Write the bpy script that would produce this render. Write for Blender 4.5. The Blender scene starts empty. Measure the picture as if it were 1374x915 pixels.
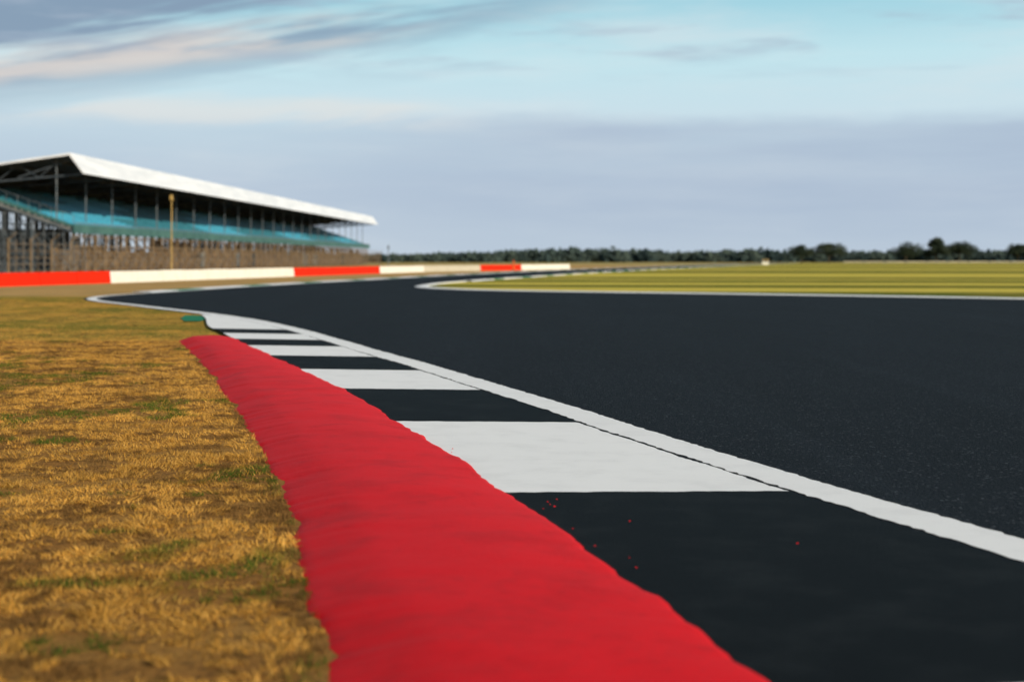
import bpy, math, random
import numpy as np
from mathutils import Vector
from mathutils.geometry import tessellate_polygon
random.seed(4); rng=np.random.default_rng(7)
S=1.5   # metres per plan unit (plan unit = eye height)
sc=bpy.context.scene

# ------------------------------------------------------------ node helpers
def lin(r,g,b):
    f=lambda c:(c/255/12.92) if c/255<=.04045 else ((c/255+.055)/1.055)**2.4
    return (f(r),f(g),f(b),1)
class NT:
    def __init__(s,t): s.t=t; s.n=t.nodes; s.l=t.links
    def new(s,k,**kw):
        n=s.n.new(k)
        for a,b in kw.items(): setattr(n,a,b)
        return n
    def put(s,sock,v):
        if hasattr(v,'is_linked') or isinstance(v,bpy.types.NodeSocket): s.l.new(v,sock)
        else: sock.default_value=v
    def m(s,op,a,b=0.0,c=None,clamp=False):
        n=s.new('ShaderNodeMath',operation=op,use_clamp=clamp)
        s.put(n.inputs[0],a); s.put(n.inputs[1],b)
        if c is not None: s.put(n.inputs[2],c)
        return n.outputs[0]
    def ss(s,v,a,b,lo=0.0,hi=1.0):
        n=s.new('ShaderNodeMapRange',interpolation_type='SMOOTHSTEP')
        s.put(n.inputs[0],v); n.inputs[1].default_value=a; n.inputs[2].default_value=b
        n.inputs[3].default_value=lo; n.inputs[4].default_value=hi
        return n.outputs[0]
    def mix(s,f,a,b,bt='MIX'):
        n=s.new('ShaderNodeMix',data_type='RGBA',blend_type=bt)
        s.put(n.inputs[0],f); s.put(n.inputs[6],a); s.put(n.inputs[7],b)
        return n.outputs[2]
    def noise(s,vec,scale,detail=4,rough=.55,dist=0):
        n=s.new('ShaderNodeTexNoise'); s.put(n.inputs['Vector'],vec)
        n.inputs['Scale'].default_value=scale; n.inputs['Detail'].default_value=detail
        n.inputs['Roughness'].default_value=rough; n.inputs['Distortion'].default_value=dist
        return n.outputs[0]
    def ramp(s,f,stops):
        n=s.new('ShaderNodeValToRGB'); s.put(n.inputs[0],f)
        e=n.color_ramp.elements
        e[0].position,e[0].color=stops[0]; e[1].position,e[1].color=stops[-1]
        for p,c in stops[1:-1]:
            x=e.new(p); x.color=c
        return n.outputs[0]
    def map(s,vec,scale=(1,1,1),rot=(0,0,0),loc=(0,0,0)):
        n=s.new('ShaderNodeMapping'); s.put(n.inputs[0],vec)
        n.inputs['Scale'].default_value=scale; n.inputs['Rotation'].default_value=rot; n.inputs['Location'].default_value=loc
        return n.outputs[0]
def newmat(name):
    m=bpy.data.materials.new(name); m.use_nodes=True
    t=NT(m.node_tree); b=t.n['Principled BSDF']
    oc=t.new('ShaderNodeTexCoord').outputs['Object']
    return m,t,b,oc
def bump(t,b,h,strength,dist):
    n=t.new('ShaderNodeBump'); n.inputs['Strength'].default_value=strength; n.inputs['Distance'].default_value=dist
    t.put(n.inputs['Height'],h); t.l.new(n.outputs[0],b.inputs['Normal'])
def noisemat(name,c1,c2,scale,rough=.7,bs=.3,bd=.01,bscale=None,vec_scale=(1,1,1),spec=.25,lo=.35,hi=.65):
    m,t,b,oc=newmat(name)
    v=t.map(oc,vec_scale)
    f=t.ss(t.noise(v,scale,6,.6),lo,hi)
    t.put(b.inputs['Base Color'],t.mix(f,c1,c2))
    b.inputs['Roughness'].default_value=rough; b.inputs['Specular IOR Level'].default_value=spec
    if bs: bump(t,b,t.noise(oc,bscale or scale*3,5,.6),bs,bd)
    return m

# ------------------------------------------------------------ materials
def asphalt():
    m,t,b,oc=newmat('asphalt')
    big=t.noise(t.map(oc,(.35,.10,1),(0,0,.3)),1.0,6,.65)
    streak=t.noise(t.map(oc,(1.1,.05,1),(0,0,.36)),1.0,5,.65)
    mott=t.noise(oc,5,7,.75)
    agg=t.noise(oc,75,3,.8); v=t.new('ShaderNodeTexVoronoi'); t.put(v.inputs['Vector'],oc); v.inputs['Scale'].default_value=42
    v2=t.new('ShaderNodeTexVoronoi'); t.put(v2.inputs['Vector'],oc); v2.inputs['Scale'].default_value=60
    rnd=t.new('ShaderNodeSeparateColor'); t.l.new(v2.outputs['Color'],rnd.inputs[0])
    base=t.mix(t.ss(big,.35,.65),(.0050,.0078,.0128,1),(.0115,.0168,.0258,1))
    base=t.mix(t.ss(streak,.50,.70,0,.6),base,(.023,.032,.046,1))
    base=t.mix(t.ss(mott,.50,.70,0,.45),base,(.019,.026,.037,1))
    base=t.mix(t.ss(v.outputs[0],.05,.45,0,.75),base,(.002,.003,.005,1))
    base=t.mix(t.ss(agg,.54,.66,0,.5),base,(.042,.051,.066,1))
    base=t.mix(t.ss(rnd.outputs[0],.95,.99,0,.7),base,(.10,.11,.13,1))
    t.put(b.inputs['Base Color'],base)
    b.inputs['Roughness'].default_value=.8; b.inputs['Specular IOR Level'].default_value=.12
    bump(t,b,t.m('ADD',agg,t.m('MULTIPLY',v.outputs[0],-1.0)),.9,.014)
    return m
M={}
M['asphalt']=asphalt()
def paint(name,c,cd,wear=.12,bs=.45,spec=.12,bump_d=.006,grain=0,rough=.7):
    m,t,b,oc=newmat(name)
    n1=t.noise(oc,2.2,6,.65); n2=t.noise(oc,60,5,.7); n3=t.noise(oc,.6,4,.6); n4=t.noise(oc,11,7,.7)
    col=t.mix(t.ss(n1,.45,.70,0,.8),c,cd)
    col=t.mix(t.ss(n2,.58,.74,0,wear*3),col,(cd[0]*.45,cd[1]*.45,cd[2]*.45,1))
    col=t.mix(t.ss(n3,.5,.8,0,.35),col,cd)
    if grain: col=t.mix(t.ss(n4,.54,.76,0,grain),col,(cd[0]*.35,cd[1]*.35,cd[2]*.35,1))
    t.put(b.inputs['Base Color'],col); b.inputs['Roughness'].default_value=rough; b.inputs['Specular IOR Level'].default_value=spec
    bump(t,b,t.m('ADD',t.m('ADD',n2,t.m('MULTIPLY',t.noise(oc,180,3,.7),.5)),t.m('MULTIPLY',n4,1.0 if grain else 0)),bs,bump_d)
    return m
M['white']=paint('white_paint',(.85,.86,.88,1),(.77,.78,.80,1),.07)
M['black']=paint('black_kerb_paint',(.0042,.0052,.0062,1),(.012,.014,.0155,1),.1,.8,.06,.01)
M['red']=paint('red_kerb_paint',(.78,.0010,.0055,1),(.60,.0007,.0038,1),.12,.6,.07,.010,.30,.55)
M['green']=paint('green_paint',(.01,.20,.09,1),(.02,.14,.07,1))
M['wall_red']=paint('barrier_red_paint',(.70,.022,.005,1),(.58,.02,.007,1),.1,.2,.05)
M['wall_white']=paint('barrier_white_paint',(.76,.73,.65,1),(.66,.62,.53,1),.1,.2)
M['wall_grey']=paint('barrier_grey_paint',(.50,.46,.36,1),(.42,.38,.28,1),.1,.2)
def verge(name,cols,scale=1.0,bd=.03):
    m,t,b,oc=newmat(name)
    a=t.noise(oc,.7*scale,6,.65); c=t.noise(oc,14*scale,6,.7); d=t.noise(oc,90*scale,4,.7)
    col=t.mix(t.ss(a,.4,.62),cols[0],cols[1])
    col=t.mix(t.ss(c,.48,.66,0,.8),col,cols[2])
    col=t.mix(t.ss(d,.5,.7,0,.6),col,cols[3])
    t.put(b.inputs['Base Color'],col); b.inputs['Roughness'].default_value=.95; b.inputs['Specular IOR Level'].default_value=.03
    bump(t,b,t.m('ADD',c,d),.8,bd); return m
M['near']=verge('dry_turf_soil',[(.32,.15,.04,1),(.42,.22,.06,1),(.060,.034,.020,1),(.52,.31,.09,1)])
M['mid']=verge('mown_verge',[(.46,.28,.05,1),(.17,.17,.03,1),(.28,.18,.04,1),(.50,.34,.09,1)],.45)
M['tan']=verge('tan_runoff',[(.52,.32,.12,1),(.42,.27,.10,1),(.36,.22,.08,1),(.56,.39,.18,1)],.3)
M['field']=verge('dry_field',[(.46,.34,.13,1),(.30,.26,.09,1),(.38,.28,.10,1),(.50,.40,.17,1)],.02,.02)
def infield():
    m,t,b,oc=newmat('infield_mown_grass')
    sp=t.new('ShaderNodeSeparateXYZ'); t.l.new(oc,sp.inputs[0])
    # mower passes run along the straight; pass width grows where the wide gang mower was used
    c=t.m('ADD',t.m('MULTIPLY',sp.outputs[0],.12/S),t.m('MULTIPLY',sp.outputs[1],.99/S))
    wob=t.noise(t.map(oc,(.03,.03,1)),1.0,3,.5)
    c=t.m('ADD',c,t.m('MULTIPLY',wob,4.0))
    w=t.m('SINE',t.m('MULTIPLY',c,2*math.pi/11.5))
    w2=t.m('SINE',t.m('MULTIPLY',c,2*math.pi/42))
    far=t.ss(c,60,110)
    ww=t.m('ADD',t.m('MULTIPLY',w,t.m('SUBTRACT',1.0,far)),t.m('MULTIPLY',w2,t.m('ADD',t.m('MULTIPLY',far,.8),.2)))
    col=t.mix(t.ss(ww,-.35,.35),(.105,.125,.012,1),(.62,.50,.085,1))
    col=t.mix(t.ss(t.noise(oc,.12,6,.7),.50,.68,0,.55),col,(.55,.36,.08,1))
    col=t.mix(t.ss(t.noise(oc,2,6,.7),.45,.7,0,.4),col,(.20,.20,.025,1))
    t.put(b.inputs['Base Color'],col); b.inputs['Roughness'].default_value=.95; b.inputs['Specular IOR Level'].default_value=.03
    bump(t,b,t.noise(oc,20,4,.7),.4,.02); return m
M['infield']=infield()
def blade():
    m,t,b,oc=newmat('grass_blades')
    at=t.new('ShaderNodeAttribute'); at.attribute_name='Col'
    t.put(b.inputs['Base Color'],at.outputs['Color']); b.inputs['Roughness'].default_value=.75; b.inputs['Specular IOR Level'].default_value=.08
    tr=t.new('ShaderNodeBsdfTranslucent'); t.put(tr.inputs[0],at.outputs['Color'])
    mx=t.new('ShaderNodeMixShader'); mx.inputs[0].default_value=.28
    t.l.new(b.outputs[0],mx.inputs[1]); t.l.new(tr.outputs[0],mx.inputs[2]); t.l.new(mx.outputs[0],t.n['Material Output'].inputs[0])
    return m
M['blade']=blade()
M['roofwhite']=noisemat('roof_white_sheet',(.78,.80,.84,1),(.64,.67,.72,1),.4,.5,.1,.01,vec_scale=(1,.3,3))
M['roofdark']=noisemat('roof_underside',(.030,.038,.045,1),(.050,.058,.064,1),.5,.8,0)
M['steel']=noisemat('dark_steel',(.035,.048,.062,1),(.06,.072,.085,1),1.5,.6,0)
M['scaff']=noisemat('scaffold_steel',(.085,.110,.130,1),(.16,.175,.185,1),1.5,.5,0)
M['rust']=noisemat('weathered_post',(.13,.090,.052,1),(.24,.17,.10,1),1.2,.8,0)
M['hoard']=noisemat('brown_hoarding',(.11,.070,.038,1),(.21,.14,.078,1),.35,.85,0,vec_scale=(1,1,3))
M['seat1']=noisemat('teal_seat',(.020,.135,.18,1),(.03,.18,.23,1),.5,.55,0)
M['seat2']=noisemat('blue_seat',(.045,.29,.43,1),(.055,.33,.46,1),.5,.5,0)
M['parapet']=noisemat('green_parapet',(.040,.110,.105,1),(.06,.15,.135,1),.4,.6,0)
M['conc']=noisemat('stand_concrete',(.16,.17,.165,1),(.25,.25,.235,1),.8,.85,.2)
M['yellow']=noisemat('yellow_post_paint',(.50,.33,.11,1),(.38,.25,.08,1),3,.6,0)
M['orange']=noisemat('orange_paint',(.65,.13,.02,1),(.55,.1,.02,1),3,.6,0)
M['glass']=noisemat('dark_glass',(.02,.03,.04,1),(.04,.05,.06,1),1,.15,0,spec=.5)
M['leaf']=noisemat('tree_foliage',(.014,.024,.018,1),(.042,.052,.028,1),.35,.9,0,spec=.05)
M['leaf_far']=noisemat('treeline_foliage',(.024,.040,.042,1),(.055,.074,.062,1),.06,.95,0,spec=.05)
M['bark']=noisemat('bark',(.06,.045,.03,1),(.10,.08,.055,1),3,.9,.4)

# ------------------------------------------------------------ mesh builder
class MB:
    def __init__(s): s.v=[]; s.f=[]; s.mi=[]; s.mats=[]
    def mid(s,k):
        if k not in s.mats: s.mats.append(k)
        return s.mats.index(k)
    def face(s,pts,k):
        i=len(s.v); s.v+= [tuple(p) for p in pts]; s.f.append(tuple(range(i,i+len(pts)))); s.mi.append(s.mid(k))
    def box8(s,p,k):
        i=len(s.v); s.v+=[tuple(q) for q in p]
        for f in ((0,3,2,1),(4,5,6,7),(0,1,5,4),(1,2,6,5),(2,3,7,6),(3,0,4,7)):
            s.f.append(tuple(i+a for a in f)); s.mi.append(s.mid(k))
    def box(s,x0,x1,y0,y1,z0,z1,k):
        s.box8([(x0,y0,z0),(x1,y0,z0),(x1,y1,z0),(x0,y1,z0),(x0,y0,z1),(x1,y0,z1),(x1,y1,z1),(x0,y1,z1)],k)
    def tube(s,a,b,r0,r1,k,n=6):
        a=Vector(a); b=Vector(b); d=(b-a).normalized()
        u=d.orthogonal().normalized(); w=d.cross(u)
        i=len(s.v)
        for c,r in ((a,r0),(b,r1)):
            for j in range(n):
                t=2*math.pi*j/n; s.v.append(tuple(c+u*r*math.cos(t)+w*r*math.sin(t)))
        for j in range(n):
            s.f.append((i+j,i+(j+1)%n,i+n+(j+1)%n,i+n+j)); s.mi.append(s.mid(k))
        s.f.append(tuple(i+n+j for j in range(n))); s.mi.append(s.mid(k))
    def make(s,name,parent=None,smooth=False):
        me=bpy.data.meshes.new(name); me.from_pydata(s.v,[],s.f)
        for k in s.mats: me.materials.append(M[k])
        me.polygons.foreach_set('material_index',s.mi)
        if smooth: me.polygons.foreach_set('use_smooth',[True]*len(s.f))
        me.update(); o=bpy.data.objects.new(name,me); sc.collection.objects.link(o)
        if parent: o.parent=parent
        return o
def empty(name):
    o=bpy.data.objects.new(name,None); sc.collection.objects.link(o); return o
def sheet(name,pts,z,k):
    v=[Vector((x*S,y*S,z)) for x,y in pts]
    tr=tessellate_polygon([v]); me=bpy.data.meshes.new(name)
    fs=[]
    for a,b,c in tr:
        n=(v[b]-v[a]).cross(v[c]-v[a]); fs.append((a,b,c) if n.z>0 else (a,c,b))
    me.from_pydata(v,[],fs); me.materials.append(M[k]); me.update()
    o=bpy.data.objects.new(name,me); sc.collection.objects.link(o); return o
def cr(p,n=10):
    p=[np.array(q,float) for q in p]; q=[2*p[0]-p[1]]+p+[2*p[-1]-p[-2]]; out=[]
    for i in range(1,len(q)-2):
        for j in range(n):
            t=j/n; a,b,c,d=q[i-1],q[i],q[i+1],q[i+2]
            out.append(.5*((2*b)+(-a+c)*t+(2*a-5*b+4*c-d)*t*t+(-a+3*b-3*c+d)*t**3))
    out.append(p[-1]); return np.array(out)
def offs(c,o):
    t=np.gradient(c,axis=0); t/=np.linalg.norm(t,axis=1)[:,None]
    n=np.stack([-t[:,1],t[:,0]],1); return c+n*(o[:,None] if hasattr(o,'__len__') else o)
def rnoise(n,step,amp):
    k=int(n/step)+3; r=rng.uniform(-1,1,k); return np.interp(np.arange(n)/step,np.arange(k),r)*amp

# ------------------------------------------------------------ plan of the circuit
LE=cr([(8.6,-12),(4.6,-3.6),(3.02,.9),(2.33,3.0),(1.735,4.82),(1.184,6.49),(.659,8.22),(.266,9.59),(-.216,11.16),(-.888,13.34),(-1.484,15.14),(-2.287,17.67),
 (-3.16,20.3),(-4.18,22.99),(-5.5,25.8),(-6.97,28.5),(-8.48,31.3),(-9.68,33.5),(-10.5,35.5),(-10.92,37.6),(-10.9,39.9),(-10.5,43.4),(-9.92,48.9),
 (-8.7,57.8),(-6.56,70.7),(-2.35,95.4),(8.7,146.8),(31.6,238),(70.6,382)],14)
RE=cr([(33,-12),(31,5),(26,18),(19.5,28.5),(12.7,35.3),(6.5,40),(.3,44.2),(-2.2,47.2),(-3.4,50.6),(-3.5,55),(-2.8,61.5),(.54,79.5),(12.4,136),(35,225),(76,382)],14)
sheet('ground',[(-3000,-800),(3000,-800),(3000,4000),(-3000,4000)],0,'field')
sheet('runoff_ground',[(-90,37.6),(-9.5,36),(-5,60),(6,130),(30,225),(10,260),(-90,260)],.004,'tan')
sheet('mown_verge',[(-60,17.2),(-2.5,17.2),(-3,22),(-8.6,34),(-10,38.2),(-60,39.2)],.008,'mid')
sheet('dry_verge',[(-40,-12),(6,-12),(1,2),(-3,17.3),(-40,17.3)],.012,'near')
ifp=[tuple(p) for p in RE]
sheet('infield_grass',ifp+[(300,382),(420,100),(300,-12)],.006,'infield')
tl=offs(LE,.2)
sheet('racing_track',[tuple(p) for p in tl]+[tuple(p) for p in RE[::-1]],.016,'asphalt')

def ribbon(name,c,o0,o1,z,k):
    n=len(c); j0=rnoise(n,1,.010)+rnoise(n,5,.007); j1=rnoise(n,1,.010)+rnoise(n,5,.007)
    a=offs(c,o0+j0); b=offs(c,o1+j1); m=MB()
    m.v=[(p[0]*S,p[1]*S,z) for p in a]+[(p[0]*S,p[1]*S,z) for p in b]
    m.f=[(i,i+1,n+i+1,n+i) for i in range(n-1)]
    fs=[]
    for f in m.f:
        A,B,C=[Vector(m.v[q]) for q in f[:3]]
        fs.append(f if (B-A).cross(C-A).z>0 else f[::-1])
    m.f=fs; m.mi=[m.mid(k)]*len(fs); return m.make(name)
dense=[]
for i in range(len(LE)-1):
    q=max(1,int(np.linalg.norm(LE[i+1]-LE[i])/.04)) if LE[i][1]<36 else 1
    for j in range(q): dense.append(LE[i]+(LE[i+1]-LE[i])*j/q)
LD=np.array(dense)
ribbon('track_edge_line',LD,-.125,.115,.021,'white')

def raised(name,c,o0,o1,h,cols,blk):
    A=offs(c,o0); A2=offs(c,o0+(.12 if o1>o0 else -.12)); B=offs(c,o1); m=MB(); s=0
    for i in range(len(c)-1):
        k=cols[int(s/blk)%len(cols)]; s+=np.linalg.norm(c[i+1]-c[i])
        def P(a,z): return (a[0]*S,a[1]*S,z)
        z0=.012
        m.face([P(A[i],z0),P(A[i+1],z0),P(A2[i+1],h),P(A2[i],h)],k)
        m.face([P(A2[i],h),P(A2[i+1],h),P(B[i+1],h*1.1),P(B[i],h*1.1)],k)
        m.face([P(B[i],h*1.1),P(B[i+1],h*1.1),P(B[i+1],0),P(B[i],0)],k)
    return m.make(name)
def resamp(c,step):
    L=np.r_[0,np.cumsum(np.linalg.norm(np.diff(c,axis=0),axis=1))]; t=np.arange(0,L[-1],step)
    return np.stack([np.interp(t,L,c[:,0]),np.interp(t,L,c[:,1])],1)
RD=resamp(RE,.5)
near=RD[(RD[:,1]<64)]
raised('white_kerb',near,0.02,-.45,.045,['white'],9)
far=RD[(RD[:,1]>63.9)]
raised('white_kerb',far,0.02,-.6,.05,['white','white','green'],2.5)
LR=resamp(LE,.5)
i0=np.argmax(LR[:,1]>42.5)
seg=LR[i0:]; seg=seg[seg[:,1]<300]
raised('striped_kerb',seg,.16,.80,.04,['white','green','white'],2.4)

# ---- near kerb
Lleft=offs(LD,.115)
msk=(Lleft[:,1]>0)&(Lleft[:,1]<33)
lx=lambda d: np.interp(d,Lleft[msk][:,1],Lleft[msk][:,0])
RR=cr([(1.45,.2),(1.05,1.6),(.75,2.7),(.578,3.365),(.484,3.8),(.365,4.27),(.160,5.2),(-.022,5.96),(-.281,6.96),(-.645,8.4),(-1.173,10.3),(-1.787,12.3),(-2.675,15.1),(-3.38,17.3),(-3.86,18.9),(-4.42,20.7),(-5.02,23.3),(-5.5,25.1)])
RL=cr([(.35,.2),(.0,1.4),(-.25,2.5),(-.436,3.365),(-.512,3.8),(-.641,4.42),(-.844,5.42),(-1.05,6.32),(-1.43,7.88),(-1.98,9.94),(-2.92,13.4),(-4.08,17.35)])
rr=lambda d: np.interp(d,RR[:,1],RR[:,0]); rl=lambda d: np.interp(d,RL[:,1],RL[:,0])
edges=[.9,3.20,5.90,8.50,10.66,12.55,14.35,16.03,17.35,18.7,19.9,26]
cols=['white','black','white','black','white','black','white','black','white','black','white']
m=MB(); K=24
for bi in range(len(cols)):
    a,b=edges[bi],min(edges[bi+1],25.0)
    n=max(3,int((b-a)/.035)); ds=np.linspace(a,b,n); k=m.mid(cols[bi]); st=len(m.v)
    g1=rnoise(n,1,.007)+rnoise(n,6,.009)
    ra=np.random.default_rng(100+bi).uniform(-.008,.008,K+1); rb=np.random.default_rng(101+bi).uniform(-.008,.008,K+1)
    for di,d in enumerate(ds):
        f=di/(n-1)
        for j in range(K+1):
            t=j/K
            y=d+(.16*(1-t))*min(1,6/d)+ra[j]*max(0,1-f*4)+rb[j]*max(0,1-(1-f)*4)
            gap=.030 if y<12 else .030-.018*min(1,(y-12)/6)
            xi=lx(y)-gap+g1[di]; xo=rr(d)-.06*min(1,max(0,(17.6-d)/.3))
            if xo>xi-.02: xo=xi-.02
            x=xi+(xo-xi)*t
            m.v.append((x*S,y*S,.022+.030*t))
    for i in range(n-1):
        for j in range(K):
            q=st+i*(K+1)+j; m.f.append((q+K+1,q+K+2,q+1,q)); m.mi.append(k)
m.make('striped_kerb')
m=MB()
gs=[(-5.75,25.0),(-5.35,24.9),(-5.0,23.2),(-4.95,22.6),(-5.2,22.6),(-5.5,23.6)]
m.v=[(x*S,y*S,.030) for x,y in gs]; m.f=[tuple(range(len(gs)))]; m.mi=[m.mid('green')]; m.make('green_kerb_end')
# red part
dr=np.arange(.6,17.36,.024); N=len(dr); W=34
eL=rnoise(N,3,.016)+rnoise(N,14,.03)+rnoise(N,1,.004); eR=rnoise(N,3,.007)+rnoise(N,9,.016)+rnoise(N,24,.014)
m=MB(); k=m.mid('red')
def grid(cellx,celly):
    return rng.uniform(-1,1,(int(N/cellx)+3,int(W/celly)+3))
def bil(g,a,b):
    i=int(a); j=int(b); u=a-i; w=b-j; u=u*u*(3-2*u); w=w*w*(3-2*w)
    return (g[i,j]*(1-u)+g[i+1,j]*u)*(1-w)+(g[i,j+1]*(1-u)+g[i+1,j+1]*u)*w
g1=grid(17,11); g2=grid(6,6); g3=grid(2,2)
for i,d in enumerate(dr):
    a=rr(d)+eR[i]; b=rl(d)+eL[i]
    for j in range(W+1):
        t=j/W
        z=.056+.052*math.sin(math.pi*min(1,t*1.05))**.8 if t<.95 else .056
        if t>.75: z-= (t-.75)/.25*.035
        if t==0: z=.030
        if t==1: z=.005
        if 0<t<1: z+=bil(g1,i/17,j/11)*.008+bil(g2,i/6,j/6)*.0028+bil(g3,i/2,j/2)*.0006
        x=a+(b-a)*t
        m.v.append((x*S,(d+.02*math.sin(t*9))*S,z))
for i in range(N-1):
    for j in range(W):
        q=i*(W+1)+j; m.f.append((q,q+W+1,q+W+2,q+1)); m.mi.append(k)
st=len(m.v); q=(N-1)*(W+1)
for j in range(W+1): x,y,z=m.v[q+j]; m.v.append((x,y+.02,.0))
for j in range(W): m.f.append((q+j,st+j,st+j+1,q+j+1)); m.mi.append(k)
m.make('red_kerb',smooth=True)
m=MB()
chips=[(.142,5.66),(.165,5.55),(.18,5.72),(.12,5.50),(.15,5.60),(.434,5.24),(.97,4.83),(.38,4.6)]
for i in range(5):
    d=random.uniform(4.2,8); chips.append((float(rr(d))+abs(random.gauss(0,.03))+.01,d))
for x,y in chips:
    r=random.uniform(.004,.009); z=.054; a=random.uniform(0,6)
    p=[(x*S+r*random.uniform(.7,1.3)*math.cos(a+q*1.2566),y*S+r*random.uniform(.7,1.3)*math.sin(a+q*1.2566),z) for q in range(5)]
    c=(x*S,y*S,z+r*.8)
    for q in range(5): m.face([p[q],p[(q+1)%5],c],'red')
m.make('red_paint_chips')

# ------------------------------------------------------------ grass blades
def vnoise(x,y,cell,seed):
    r=np.random.default_rng(seed).uniform(0,1,(256,256)); X=x/cell+100; Y=y/cell+100
    i=np.floor(X).astype(int); j=np.floor(Y).astype(int); u=X-i; v=Y-j; u=u*u*(3-2*u); v=v*v*(3-2*v)
    g=lambda a,b:r[a%256,b%256]
    return (g(i,j)*(1-u)+g(i+1,j)*u)*(1-v)+(g(i,j+1)*(1-u)+g(i+1,j+1)*u)*v
def blades(name,X,Y,hmin,hmax,wd,greenf,z0=.012,edge=None):
    n=len(X); x=X*S; y=Y*S
    cl=vnoise(x,y,.09,3)*.6+vnoise(x,y,.3,13)*.4; br=vnoise(x,y,.34,6)*.5+vnoise(x,y,.09,8)*.5
    gr=vnoise(x,y,.9,4)*.55+vnoise(x,y,.25,5)*.45
    h=(hmin+(hmax-hmin)*rng.random(n)**1.4)*(.30+1.4*cl)
    lean=rng.normal(0,.75,(n,2))+np.stack([vnoise(x,y,.14,9)-.5,vnoise(x,y,.14,10)-.5],1)*2.2
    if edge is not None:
        ne=np.clip(1-edge/.10,0,1); lean[:,0]=np.where(ne>0,np.minimum(lean[:,0],.3),lean[:,0]); br=br+ne*.16*vnoise(x,y,.2,15)*1.6  # blades browned beside the red kerb: painted-in shadow gap and dark soil
    ang=rng.uniform(0,math.pi,n); w=wd*rng.uniform(.6,1.4,n)
    dx=np.cos(ang)*w/2; dy=np.sin(ang)*w/2
    V=np.empty((n,3,3),np.float32)
    V[:,0]=np.stack([x-dx,y-dy,np.full(n,z0)],1); V[:,1]=np.stack([x+dx,y+dy,np.full(n,z0)],1)
    V[:,2]=np.stack([x+lean[:,0]*h,y+lean[:,1]*h,z0+h],1)
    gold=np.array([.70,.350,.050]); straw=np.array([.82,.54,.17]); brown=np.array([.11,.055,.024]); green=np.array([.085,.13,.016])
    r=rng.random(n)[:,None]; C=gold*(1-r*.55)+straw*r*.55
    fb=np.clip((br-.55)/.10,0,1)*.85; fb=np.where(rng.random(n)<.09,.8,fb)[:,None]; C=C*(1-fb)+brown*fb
    fg=np.clip((gr+greenf(X,Y)-.66)/.10,0,1)*(rng.random(n)<.8); fg=fg[:,None]; C=C*(1-fg)+green*fg
    C*=rng.uniform(.7,1.15,n)[:,None]*(.80+.4*vnoise(x,y,.6,17))[:,None]
    me=bpy.data.meshes.new(name); me.vertices.add(n*3); me.vertices.foreach_set('co',V.ravel())
    me.loops.add(n*3); me.loops.foreach_set('vertex_index',np.arange(n*3,dtype=np.int32))
    me.polygons.add(n); me.polygons.foreach_set('loop_start',np.arange(0,n*3,3,dtype=np.int32))
    me.update(calc_edges=True)
    at=me.color_attributes.new('Col','FLOAT_COLOR','POINT')
    cc=np.ones((n,3,4),np.float32); cc[:,:,:3]=C[:,None,:]
    at.data.foreach_set('color',cc.ravel()); me.materials.append(M['blade'])
    o=bpy.data.objects.new(name,me); sc.collection.objects.link(o)
def gspots(X,Y):
    g=np.zeros_like(X)
    for a,b,r,s in [(-1.09,3.65,.15,.6),(-3.4,13.5,.35,.3),(-2.35,9.8,.3,.25),(-1.9,7.3,.2,.15),(-4.7,12.5,.7,.30),(-4.1,10.8,.5,.3),(-3.5,8.6,.3,.2),(-1.5,5.2,.2,.15)]:
        g+=s*np.exp(-((X-a)**2+(Y-b)**2)/(r*r))
    return g
n=600000
Y=2.0+(17.28-2.0)*rng.random(n)**1.2
lo=-.40*Y-1.2; hi=rl(Y)+.01
X=hi-(hi-lo)*rng.random(n)
keep=vnoise(X*S,Y*S,.16,11)*.5+vnoise(X*S,Y*S,.055,12)*.5 > rng.uniform(.28,.64,n)
X,Y=X[keep],Y[keep]
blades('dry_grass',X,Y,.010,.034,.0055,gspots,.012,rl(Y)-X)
n=170000
Y=17.3+(36-17.3)*rng.random(n)
bx=np.interp(Y,LE[(LE[:,1]>15)&(LE[:,1]<35.5)][:,1],LE[(LE[:,1]>15)&(LE[:,1]<35.5)][:,0])
out=np.where(Y<25.1,np.minimum(rr(Y),bx)-.05,bx-.2)
X=out-rng.random(n)*(-(-.44*Y-1)+out)
blades('mown_grass',X,Y,.008,.024,.007,lambda X,Y:.14+.20*np.sin(Y*1.05+X*.3),.008)

# ------------------------------------------------------------ barrier wall
wp=[(-24,36),(-21.4,43),(-18.6,51.6),(-16.8,59.6),(-12.7,83),(-9.3,100.4),(-6.9,112),(-2.7,123),(.9,131.6),(6,146.8)]
wc=['wall_red','wall_red','wall_red','wall_white','wall_red','wall_white','wall_grey','wall_red','wall_white']
wall=MB()
for i in range(len(wp)-1):
    a=np.array(wp[i]); b=np.array(wp[i+1]); L=np.linalg.norm(b-a); nb=max(1,round(L/2.6)); e=(b-a)/L; nn=np.array([-e[1],e[0]])
    for j in range(nb):
        p=a+e*(L*j/nb+.015); q=a+e*(L*(j+1)/nb-.015)
        H=.5*S*random.uniform(.985,1.015)
        prof=[(0,0),(.02,.45*H),(.05,H),(.20,H),(.25,0)]
        base=[]
        for pt in (p,q):
            for w,z in prof: base.append(((pt[0]+nn[0]*w)*S,(pt[1]+nn[1]*w)*S,z))
        k=len(prof)
        for t in range(k-1): wall.face([base[t],base[k+t],base[k+t+1],base[t+1]],wc[i])
        wall.face(base[:k][::-1],wc[i]); wall.face(base[k:],wc[i])
wall.make('barrier_wall')

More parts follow.
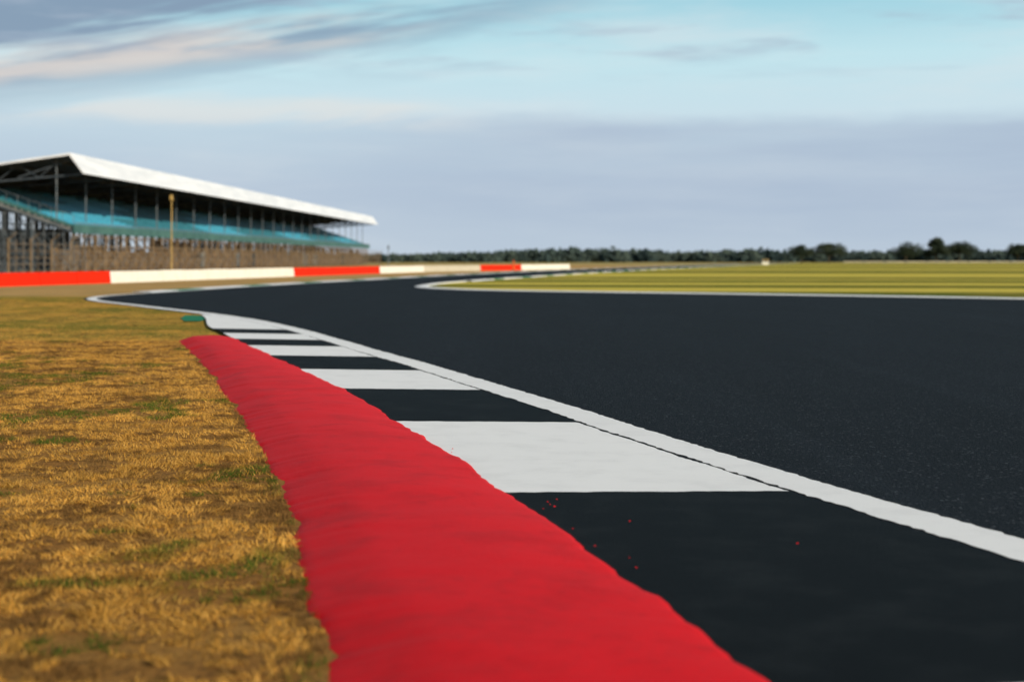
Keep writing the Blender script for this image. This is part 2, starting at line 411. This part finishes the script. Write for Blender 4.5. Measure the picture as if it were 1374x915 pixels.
# ------------------------------------------------------------ grandstand
G=empty('grandstand')
A=np.array([-30.8,100.0]); B=np.array([-24.45,243.0]); LN=np.linalg.norm(B-A); e=(B-A)/LN; nb_=np.array([-e[1],e[0]])
def P(s,w,z): q=A+e*s+nb_*w; return (q[0]*S,q[1]*S,z*S)
def gbox(m,s0,s1,w0,w1,z0,z1,k):
    m.box8([P(s0,w0,z0),P(s1,w0,z0),P(s1,w1,z0),P(s0,w1,z0),P(s0,w0,z1),P(s1,w0,z1),P(s1,w1,z1),P(s0,w1,z1)],k)
zr=lambda w:8.4-.135*w
R=MB(); s0,s1=-1.0,LN+4; th=.16
R.box8([P(s0,0,zr(0)-th),P(s1,0,zr(0)-th),P(s1,20,zr(20)-th),P(s0,20,zr(20)-th),P(s0,0,zr(0)),P(s1,0,zr(0)),P(s1,20,zr(20)),P(s0,20,zr(20))],'roofwhite')
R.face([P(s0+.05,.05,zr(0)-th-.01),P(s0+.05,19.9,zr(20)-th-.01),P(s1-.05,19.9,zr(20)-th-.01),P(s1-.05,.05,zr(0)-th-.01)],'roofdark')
npan=46
for i in range(npan):
    a=s0+(s1-s0)*i/npan; b=s0+(s1-s0)*(i+1)/npan-.04
    R.box8([P(a,-.02,zr(0)-.16),P(b,-.02,zr(0)-.16),P(b,-1.0,6.95),P(a,-1.0,6.95),P(a,-.02,zr(0)+.02),P(b,-.02,zr(0)+.02),P(b,-1.12,6.95),P(a,-1.12,6.95)],'roofwhite')
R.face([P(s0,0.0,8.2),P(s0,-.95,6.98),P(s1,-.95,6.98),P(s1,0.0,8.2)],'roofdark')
R.make('roof',G)
T=MB()
s=0.0
while s<LN+2:
    T.tube(P(s,-.8,7.0),P(s,18,5.45),.13,.13,'steel',4)
    T.tube(P(s,0.2,8.0),P(s,4,6.75),.1,.1,'steel',4)
    for w in np.arange(1,17,3.0):
        T.tube(P(s,w,zr(w)-.25),P(s,w+1.5,6.95-.08*(w+1.5)),.07,.07,'steel',4)
        T.tube(P(s,w+3,zr(w+3)-.25),P(s,w+1.5,6.95-.08*(w+1.5)),.07,.07,'steel',4)
    gbox(T,s-.09,s+.09,9.6,9.8,0,zr(9.7)-.2,'steel')
    gbox(T,s-.08,s+.08,18,18.2,0,zr(18)-.2,'steel')
    gbox(T,s-.04,s+.04,1.2,1.28,3.2,zr(1.2)-.2,'scaff')
    s+=6.0
for w in (1.5,4.5,8,12,16): gbox(T,0,LN+2,w-.06,w+.06,zr(w)-.42,zr(w)-.2,'steel')
T.make('roof_frame',G)
Q=MB(); rows=19; dw=9.2/rows; dz=3.15/rows
for i in range(rows):
    w=i*dw; z=3.25+i*dz
    gbox(Q,0,LN,w,w+dw-.003,z-.35,z,'conc')
    s=.5; c=0
    while s<LN-1:
        e2=min(s+7.0,LN-.4)
        k='seat2' if (c*7+i//6*3)%5 in(0,2) else 'seat1'
        gbox(Q,s,e2,w+.12,w+.30,z+.002,z+.17,k); gbox(Q,s,e2,w+.30,w+.345,z+.003,z+.33,k)
        s+=8.0; c+=1
Q.make('seating',G)
F=MB()
gbox(F,-.2,LN+.2,-.12,-.02,2.85,3.45,'parapet')
gbox(F,-.2,LN+.2,-.16,-.13,3.50,3.58,'scaff')
gbox(F,0,LN,9.25,9.33,6.2,6.62,'steel')
gbox(F,-.2,LN,9.4,9.44,6.9,6.96,'scaff')
for zo in (0,-.45):
    F.box8([P(-.15,0,3.25+zo),P(-.03,0,3.25+zo),P(-.03,9.3,6.45+zo),P(-.15,9.3,6.45+zo),P(-.15,0,3.43+zo),P(-.03,0,3.43+zo),P(-.03,9.3,6.63+zo),P(-.15,9.3,6.63+zo)],'parapet' if zo==0 else 'steel')
for w in np.arange(0,9.3,.8): F.tube(P(-.1,w,3.4+w*.343),P(-.1,w,4.1+w*.343),.03,.03,'scaff',4)
F.tube(P(-.1,0,4.1),P(-.1,9.3,4.1+9.3*.343),.03,.03,'scaff',4)
F.make('front_parapet',G)
U=MB()
s=0.0
while s<=LN:
    for w in (.1,3,6,9):
        zt=3.0+w*.343-.25
        gbox(U,s-.06,s+.06,w-.06,w+.06,0,zt,'rust' if w<1 else 'scaff')
    U.tube(P(s,.1,.3),P(s,3,2.9),.05,.05,'scaff',4); U.tube(P(s,3,.3),P(s,6,4.2),.05,.05,'scaff',4); U.tube(P(s,6,.3),P(s,9,5),.05,.05,'scaff',4)
    if s+2.4<LN:
        U.tube(P(s,.0,.1),P(s+2.4,.0,1.3),.035,.035,'scaff',4); U.tube(P(s+2.4,.0,1.3),P(s,.0,2.6),.035,.035,'scaff',4)
    s+=2.4
for z in (.95,1.9,2.65): gbox(U,0,LN,.02,.08,z-.035,z+.035,'rust')
for w in np.arange(0,20,.7):
    zt=3.1+min(w,9.2)*.343-.4
    for so in (-.1,1.1,2.3): U.tube(P(so,w,0),P(so,w,zt if w<9.3 else 5.4),.045,.045,'scaff',5)
    if w<19:
        for z in (.7,1.4,2.1,2.8,3.5,4.2,4.9):
            if z<zt:
                U.tube(P(-.15,w,z),P(-.15,w+.7,z),.035,.035,'scaff',4); U.tube(P(1.05,w,z),P(1.05,w+.7,z),.035,.035,'steel',4)
        for z in (0,.7,1.4,2.1,2.8,3.5):
            if z+.7<zt: U.tube(P(-.18,w,z),P(-.18,w+.7,z+.7),.025,.025,'scaff',4) if int(w/.7+z/.7+.01)%2 else U.tube(P(-.18,w+.7,z),P(-.18,w,z+.7),.025,.025,'scaff',4)
U.make('understructure',G)
H=MB(); s=0.0
while s<LN-1:
    hh=random.uniform(1.6,2.1) if random.random()<.8 else 2.6
    gbox(H,s+.03,s+1.97,1.6,1.7,0,hh,'hoard'); s+=2.0
    if random.random()<.15: gbox(H,s,s+1.2,1.4,1.59,.2,1.7,random.choice(['conc','scaff','glass']))
gbox(H,3.5,3.6,1.75,20,0,3.2,'steel')
H.make('concourse_hoarding',G)

Cf=MB(); fw=-2.6; s=-18.0
while s<LN-4:
    gbox(Cf,s-.05,s+.05,fw-.04,fw+.04,0,2.2,'rust')
    Cf.tube(P(s,fw,2.15),P(s,fw-.5,2.55),.05,.04,'rust',4)
    s+=3.4
for z in np.arange(.3,2.2,.4): gbox(Cf,-18,LN-4,fw-.010,fw+.010,z-.014,z+.014,'rust')
s=-18.0
while s<LN-4:
    gbox(Cf,s-.010,s+.010,fw-.013,fw+.013,.1,2.15,'rust'); s+=1.13
Cf.make('catch_fence')

def mast(name,x,y,h,k,r=.07,head=True):
    m=MB(); m.box(x*S-.2,x*S+.2,y*S-.2,y*S+.2,0,.25,'conc')
    m.tube((x*S,y*S,.25),(x*S,y*S,h*S),r*1.4,r,k,8)
    if head:
        m.box(x*S-.14,x*S+.14,y*S-.10,y*S+.10,h*S,h*S+.08,k)
        m.box8([(x*S-.11,y*S-.16,h*S+.082),(x*S+.11,y*S-.16,h*S+.082),(x*S+.11,y*S+.1,h*S+.11),(x*S-.11,y*S+.1,h*S+.11),
                (x*S-.09,y*S-.20,h*S+.42),(x*S+.09,y*S-.20,h*S+.42),(x*S+.09,y*S+.02,h*S+.45),(x*S-.09,y*S+.02,h*S+.45)],k)
    m.make(name)
mast('floodlight_mast',-17.95,75,4.1,'yellow',.04)
mast('floodlight_mast',-10.6,122,1.9,'scaff',.05)
m=MB(); x,y=.12*S,112*S
m.tube((x,y,0),(x,y,1.2),.12,.10,'orange',8); m.tube((x,y,1.2),(x,y,1.4),.13,.02,'orange',8); m.box(x-.3,x+.3,y-.3,y+.3,0,.12,'conc'); m.make('marker_post')
def hut(x,y,s):
    g=MB(); x*=S; y*=S
    g.box(x-1.3*s,x+1.3*s,y-1*s,y+1*s,0.0,1.15*s,'wall_white')
    g.box(x-1.2*s,x+1.2*s,y-.95*s,y+.95*s,1.152*s,1.8*s,'glass')
    for a in(-1.24,1.24):
        for b in(-.98,.98): g.box(x+a*s-.07,x+a*s+.07,y+b*s-.05,y+b*s+.05,1.153*s,1.85*s,'wall_white')
    g.box8([(x-1.6*s,y-1.3*s,1.85*s),(x+1.6*s,y-1.3*s,1.85*s),(x+1.6*s,y+1.3*s,1.85*s),(x-1.6*s,y+1.3*s,1.85*s),
            (x-1.2*s,y-.9*s,2.2*s),(x+1.2*s,y-.9*s,2.2*s),(x+1.2*s,y+.9*s,2.2*s),(x-1.2*s,y+.9*s,2.2*s)],'yellow')
    g.make('marshal_hut')
hut(46.3,260,.65)
m=MB()
for i in range(60):
    x=70+i*4.2; y=300-i*.6
    m.box(x*S-.06,x*S+.06,y*S-.06,y*S+.06,0,.9,'scaff')
    m.box(x*S+.07,(x+4.2)*S-.07,y*S-.03,y*S+.03,.55,.85,'wall_grey')
m.make('guard_rail')

# ------------------------------------------------------------ trees
def leafcloud(m,c,rad,n,size,k):
    for _ in range(n):
        v=rng.normal(0,1,3); v/=np.linalg.norm(v); r=rng.random()**.45
        p=Vector((c[0]+v[0]*rad[0]*r,c[1]+v[1]*rad[1]*r,max(.05,c[2]+v[2]*rad[2]*r)))
        a=Vector(rng.normal(0,1,3)).normalized(); b=a.orthogonal().normalized(); s=size*random.uniform(.5,1.3)
        m.face([p-a*s,p+b*s*.7,p+a*s,p-b*s*.7],k)
def tree(x,y,h,w,seed):
    random.seed(seed); m=MB(); x*=S; y*=S; h*=S; w*=S
    m.tube((x,y,0),(x+.1,y,h*.35),h*.035,h*.025,'bark',7); m.tube((x+.1,y,h*.35),(x,y,h*.8),h*.025,h*.008,'bark',6)
    for i in range(8):
        a=i*.9+random.random(); z=h*random.uniform(.2,.55); z2=z+h*random.uniform(.1,.25)
        ex,ey=x+math.cos(a)*w*.4,y+math.sin(a)*w*.4
        m.tube((x+.05,y,z),(ex,ey,z2),h*.014,h*.005,'bark',5)
        leafcloud(m,(ex,ey,z2),(w*.24,w*.24,h*.18),190,h*.034,'leaf')
    for i in range(11):
        a=random.uniform(0,6.3); r=random.uniform(0,.30)*w
        leafcloud(m,(x+math.cos(a)*r,y+math.sin(a)*r,h*random.uniform(.40,.86)),(w*random.uniform(.16,.27),w*.2,h*random.uniform(.10,.16)),190,h*.034,'leaf')
    m.make('oak_tree')
D=330
for i,(px,top,wd) in enumerate([(1075,327,30),(1112,325,42),(1215,323,40),(1256,317,30),(1287,322,38),(1366,325,28)]):
    d=D+i*9; tree((px-687)/1908*d,d,1+(348-top)/1908*d,wd/1908*d,i+20)
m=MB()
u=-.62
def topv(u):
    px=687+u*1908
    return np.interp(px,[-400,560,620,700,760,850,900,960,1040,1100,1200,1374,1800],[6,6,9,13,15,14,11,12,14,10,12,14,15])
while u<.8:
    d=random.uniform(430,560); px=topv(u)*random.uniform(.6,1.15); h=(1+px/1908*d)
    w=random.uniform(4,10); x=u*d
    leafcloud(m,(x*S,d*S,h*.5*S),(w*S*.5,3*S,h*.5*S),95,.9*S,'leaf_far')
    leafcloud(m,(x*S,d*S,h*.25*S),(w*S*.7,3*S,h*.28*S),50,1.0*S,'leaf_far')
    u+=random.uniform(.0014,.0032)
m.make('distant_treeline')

# ------------------------------------------------------------ world
w=bpy.data.worlds.new('World'); sc.world=w; w.use_nodes=True
t=NT(w.node_tree); bg=t.n['Background']; out=t.n['World Output']
elev=math.radians(23); SX,SY=.76,-.65; az=math.atan2(SX,SY)
sky=t.new('ShaderNodeTexSky'); sky.sky_type='NISHITA'; sky.sun_disc=False; sky.sun_elevation=elev; sky.sun_rotation=az
t.l.new(sky.outputs[0],bg.inputs[0]); bg.inputs[1].default_value=.065
g=t.new('ShaderNodeTexCoord').outputs['Generated']
sp=t.new('ShaderNodeSeparateXYZ'); t.l.new(g,sp.inputs[0]); X,Y,Z=sp.outputs
hyp=t.m('SQRT',t.m('ADD',t.m('ADD',t.m('MULTIPLY',X,X),t.m('MULTIPLY',Y,Y)),1e-5))
v=t.m('DIVIDE',Z,hyp); u=t.m('ARCTAN2',X,Y)
def vec(a,b,c=0.0):
    n=t.new('ShaderNodeCombineXYZ'); t.put(n.inputs[0],a); t.put(n.inputs[1],b); t.put(n.inputs[2],c); return n.outputs[0]
base=t.ramp(t.m('MULTIPLY',v,4,clamp=True),[(0,lin(192,206,219)),(.2,lin(187,203,219)),(.40,lin(202,224,234)),(.56,lin(194,228,237)),(.75,lin(155,208,224)),(1,lin(125,186,208))])
n0=t.noise(vec(t.m('MULTIPLY',u,3.0),t.m('MULTIPLY',v,18)),1,6,.6)
base=t.mix(t.ss(n0,.42,.66,0,.5),base,lin(218,227,232))
n1=t.noise(vec(t.m('MULTIPLY',u,5.0),t.m('MULTIPLY',v,22),3.1),1,6,.6)
eb=t.m('ADD',v,t.m('MULTIPLY',t.m('SUBTRACT',n1,.5),.034))
bank=t.m('MULTIPLY',t.ss(eb,.106,.088),t.ss(eb,.0,.045,.45,1))
bank=t.m('MULTIPLY',bank,t.ss(u,-.25,.10,.30,1))
n5=t.noise(vec(t.m('MULTIPLY',u,4.0),t.m('MULTIPLY',v,40),9.1),1,6,.6)
bank=t.m('MULTIPLY',bank,t.ss(n5,.3,.7,1.0,.62))
base=t.mix(t.m('MULTIPLY',bank,.85),base,lin(171,188,209))
wv=t.m('SUBTRACT',v,t.m('MULTIPLY',u,.155))
n2=t.noise(vec(t.m('MULTIPLY',u,4.5),t.m('MULTIPLY',wv,38),1.0),1,7,.54,.35)
env=t.m('MULTIPLY',t.ss(wv,.140,.190),t.ss(wv,.27,.225)); env=t.m('MULTIPLY',env,t.ss(u,.14,-.12))
cl=t.m('MULTIPLY',t.ss(t.m('ADD',n2,t.m('MULTIPLY',env,.12)),.48,.66),env)
base=t.mix(t.m('MULTIPLY',cl,.95),base,lin(134,156,180))
env2=t.m('MULTIPLY',t.ss(wv,.162,.176),t.ss(wv,.200,.180)); env2=t.m('MULTIPLY',env2,t.ss(u,-.02,-.14))
n6=t.noise(vec(t.m('MULTIPLY',u,7),t.m('MULTIPLY',wv,50),4.4),1,6,.5)
hl=t.m('MULTIPLY',t.ss(n6,.38,.58),env2); base=t.mix(t.m('MULTIPLY',hl,.75),base,lin(228,218,210))
n3=t.noise(vec(t.m('MULTIPLY',u,8.0),t.m('MULTIPLY',v,60),7.7),1,6,.52,.2)
ws=t.m('MULTIPLY',t.ss(n3,.53,.72),t.ss(v,.115,.15)); base=t.mix(t.m('MULTIPLY',ws,.65),base,lin(168,184,202))
cb=t.m('MULTIPLY',t.m('MULTIPLY',t.ss(eb,.086,.098),t.ss(eb,.114,.102)),t.m('MULTIPLY',t.ss(u,.0,-.10),t.ss(n6,.4,.6)))
base=t.mix(t.m('MULTIPLY',cb,.5),base,lin(232,228,222))
bg2=t.new('ShaderNodeBackground'); t.put(bg2.inputs[0],base); bg2.inputs[1].default_value=1.0
mx=t.new('ShaderNodeMixShader'); t.put(mx.inputs[0],t.ss(v,.25,.8,1,0)); t.l.new(bg.outputs[0],mx.inputs[1]); t.l.new(bg2.outputs[0],mx.inputs[2])
t.l.new(mx.outputs[0],out.inputs[0])
sd=Vector((SX*math.cos(elev),SY*math.cos(elev),math.sin(elev)))
L=bpy.data.lights.new('sun','SUN'); L.energy=5.0; L.angle=math.radians(.6); L.color=(1,.88,.70)
lo=bpy.data.objects.new('sun',L); sc.collection.objects.link(lo); lo.rotation_euler=sd.to_track_quat('Z','Y').to_euler(); lo.location=(50,-40,60)
c=bpy.data.cameras.new('camera'); c.lens=50; c.sensor_width=36; c.shift_y=-.0797; c.clip_end=9000; c.clip_start=.05
c.dof.use_dof=True; c.dof.focus_distance=8.0*S; c.dof.aperture_fstop=1.4; c.dof.aperture_blades=0
co=bpy.data.objects.new('camera',c); sc.collection.objects.link(co); co.location=(0,0,S); co.rotation_euler=(math.radians(90),0,0)
sc.camera=co
sc.view_settings.view_transform='Standard'; sc.view_settings.look='None'; sc.view_settings.exposure=0
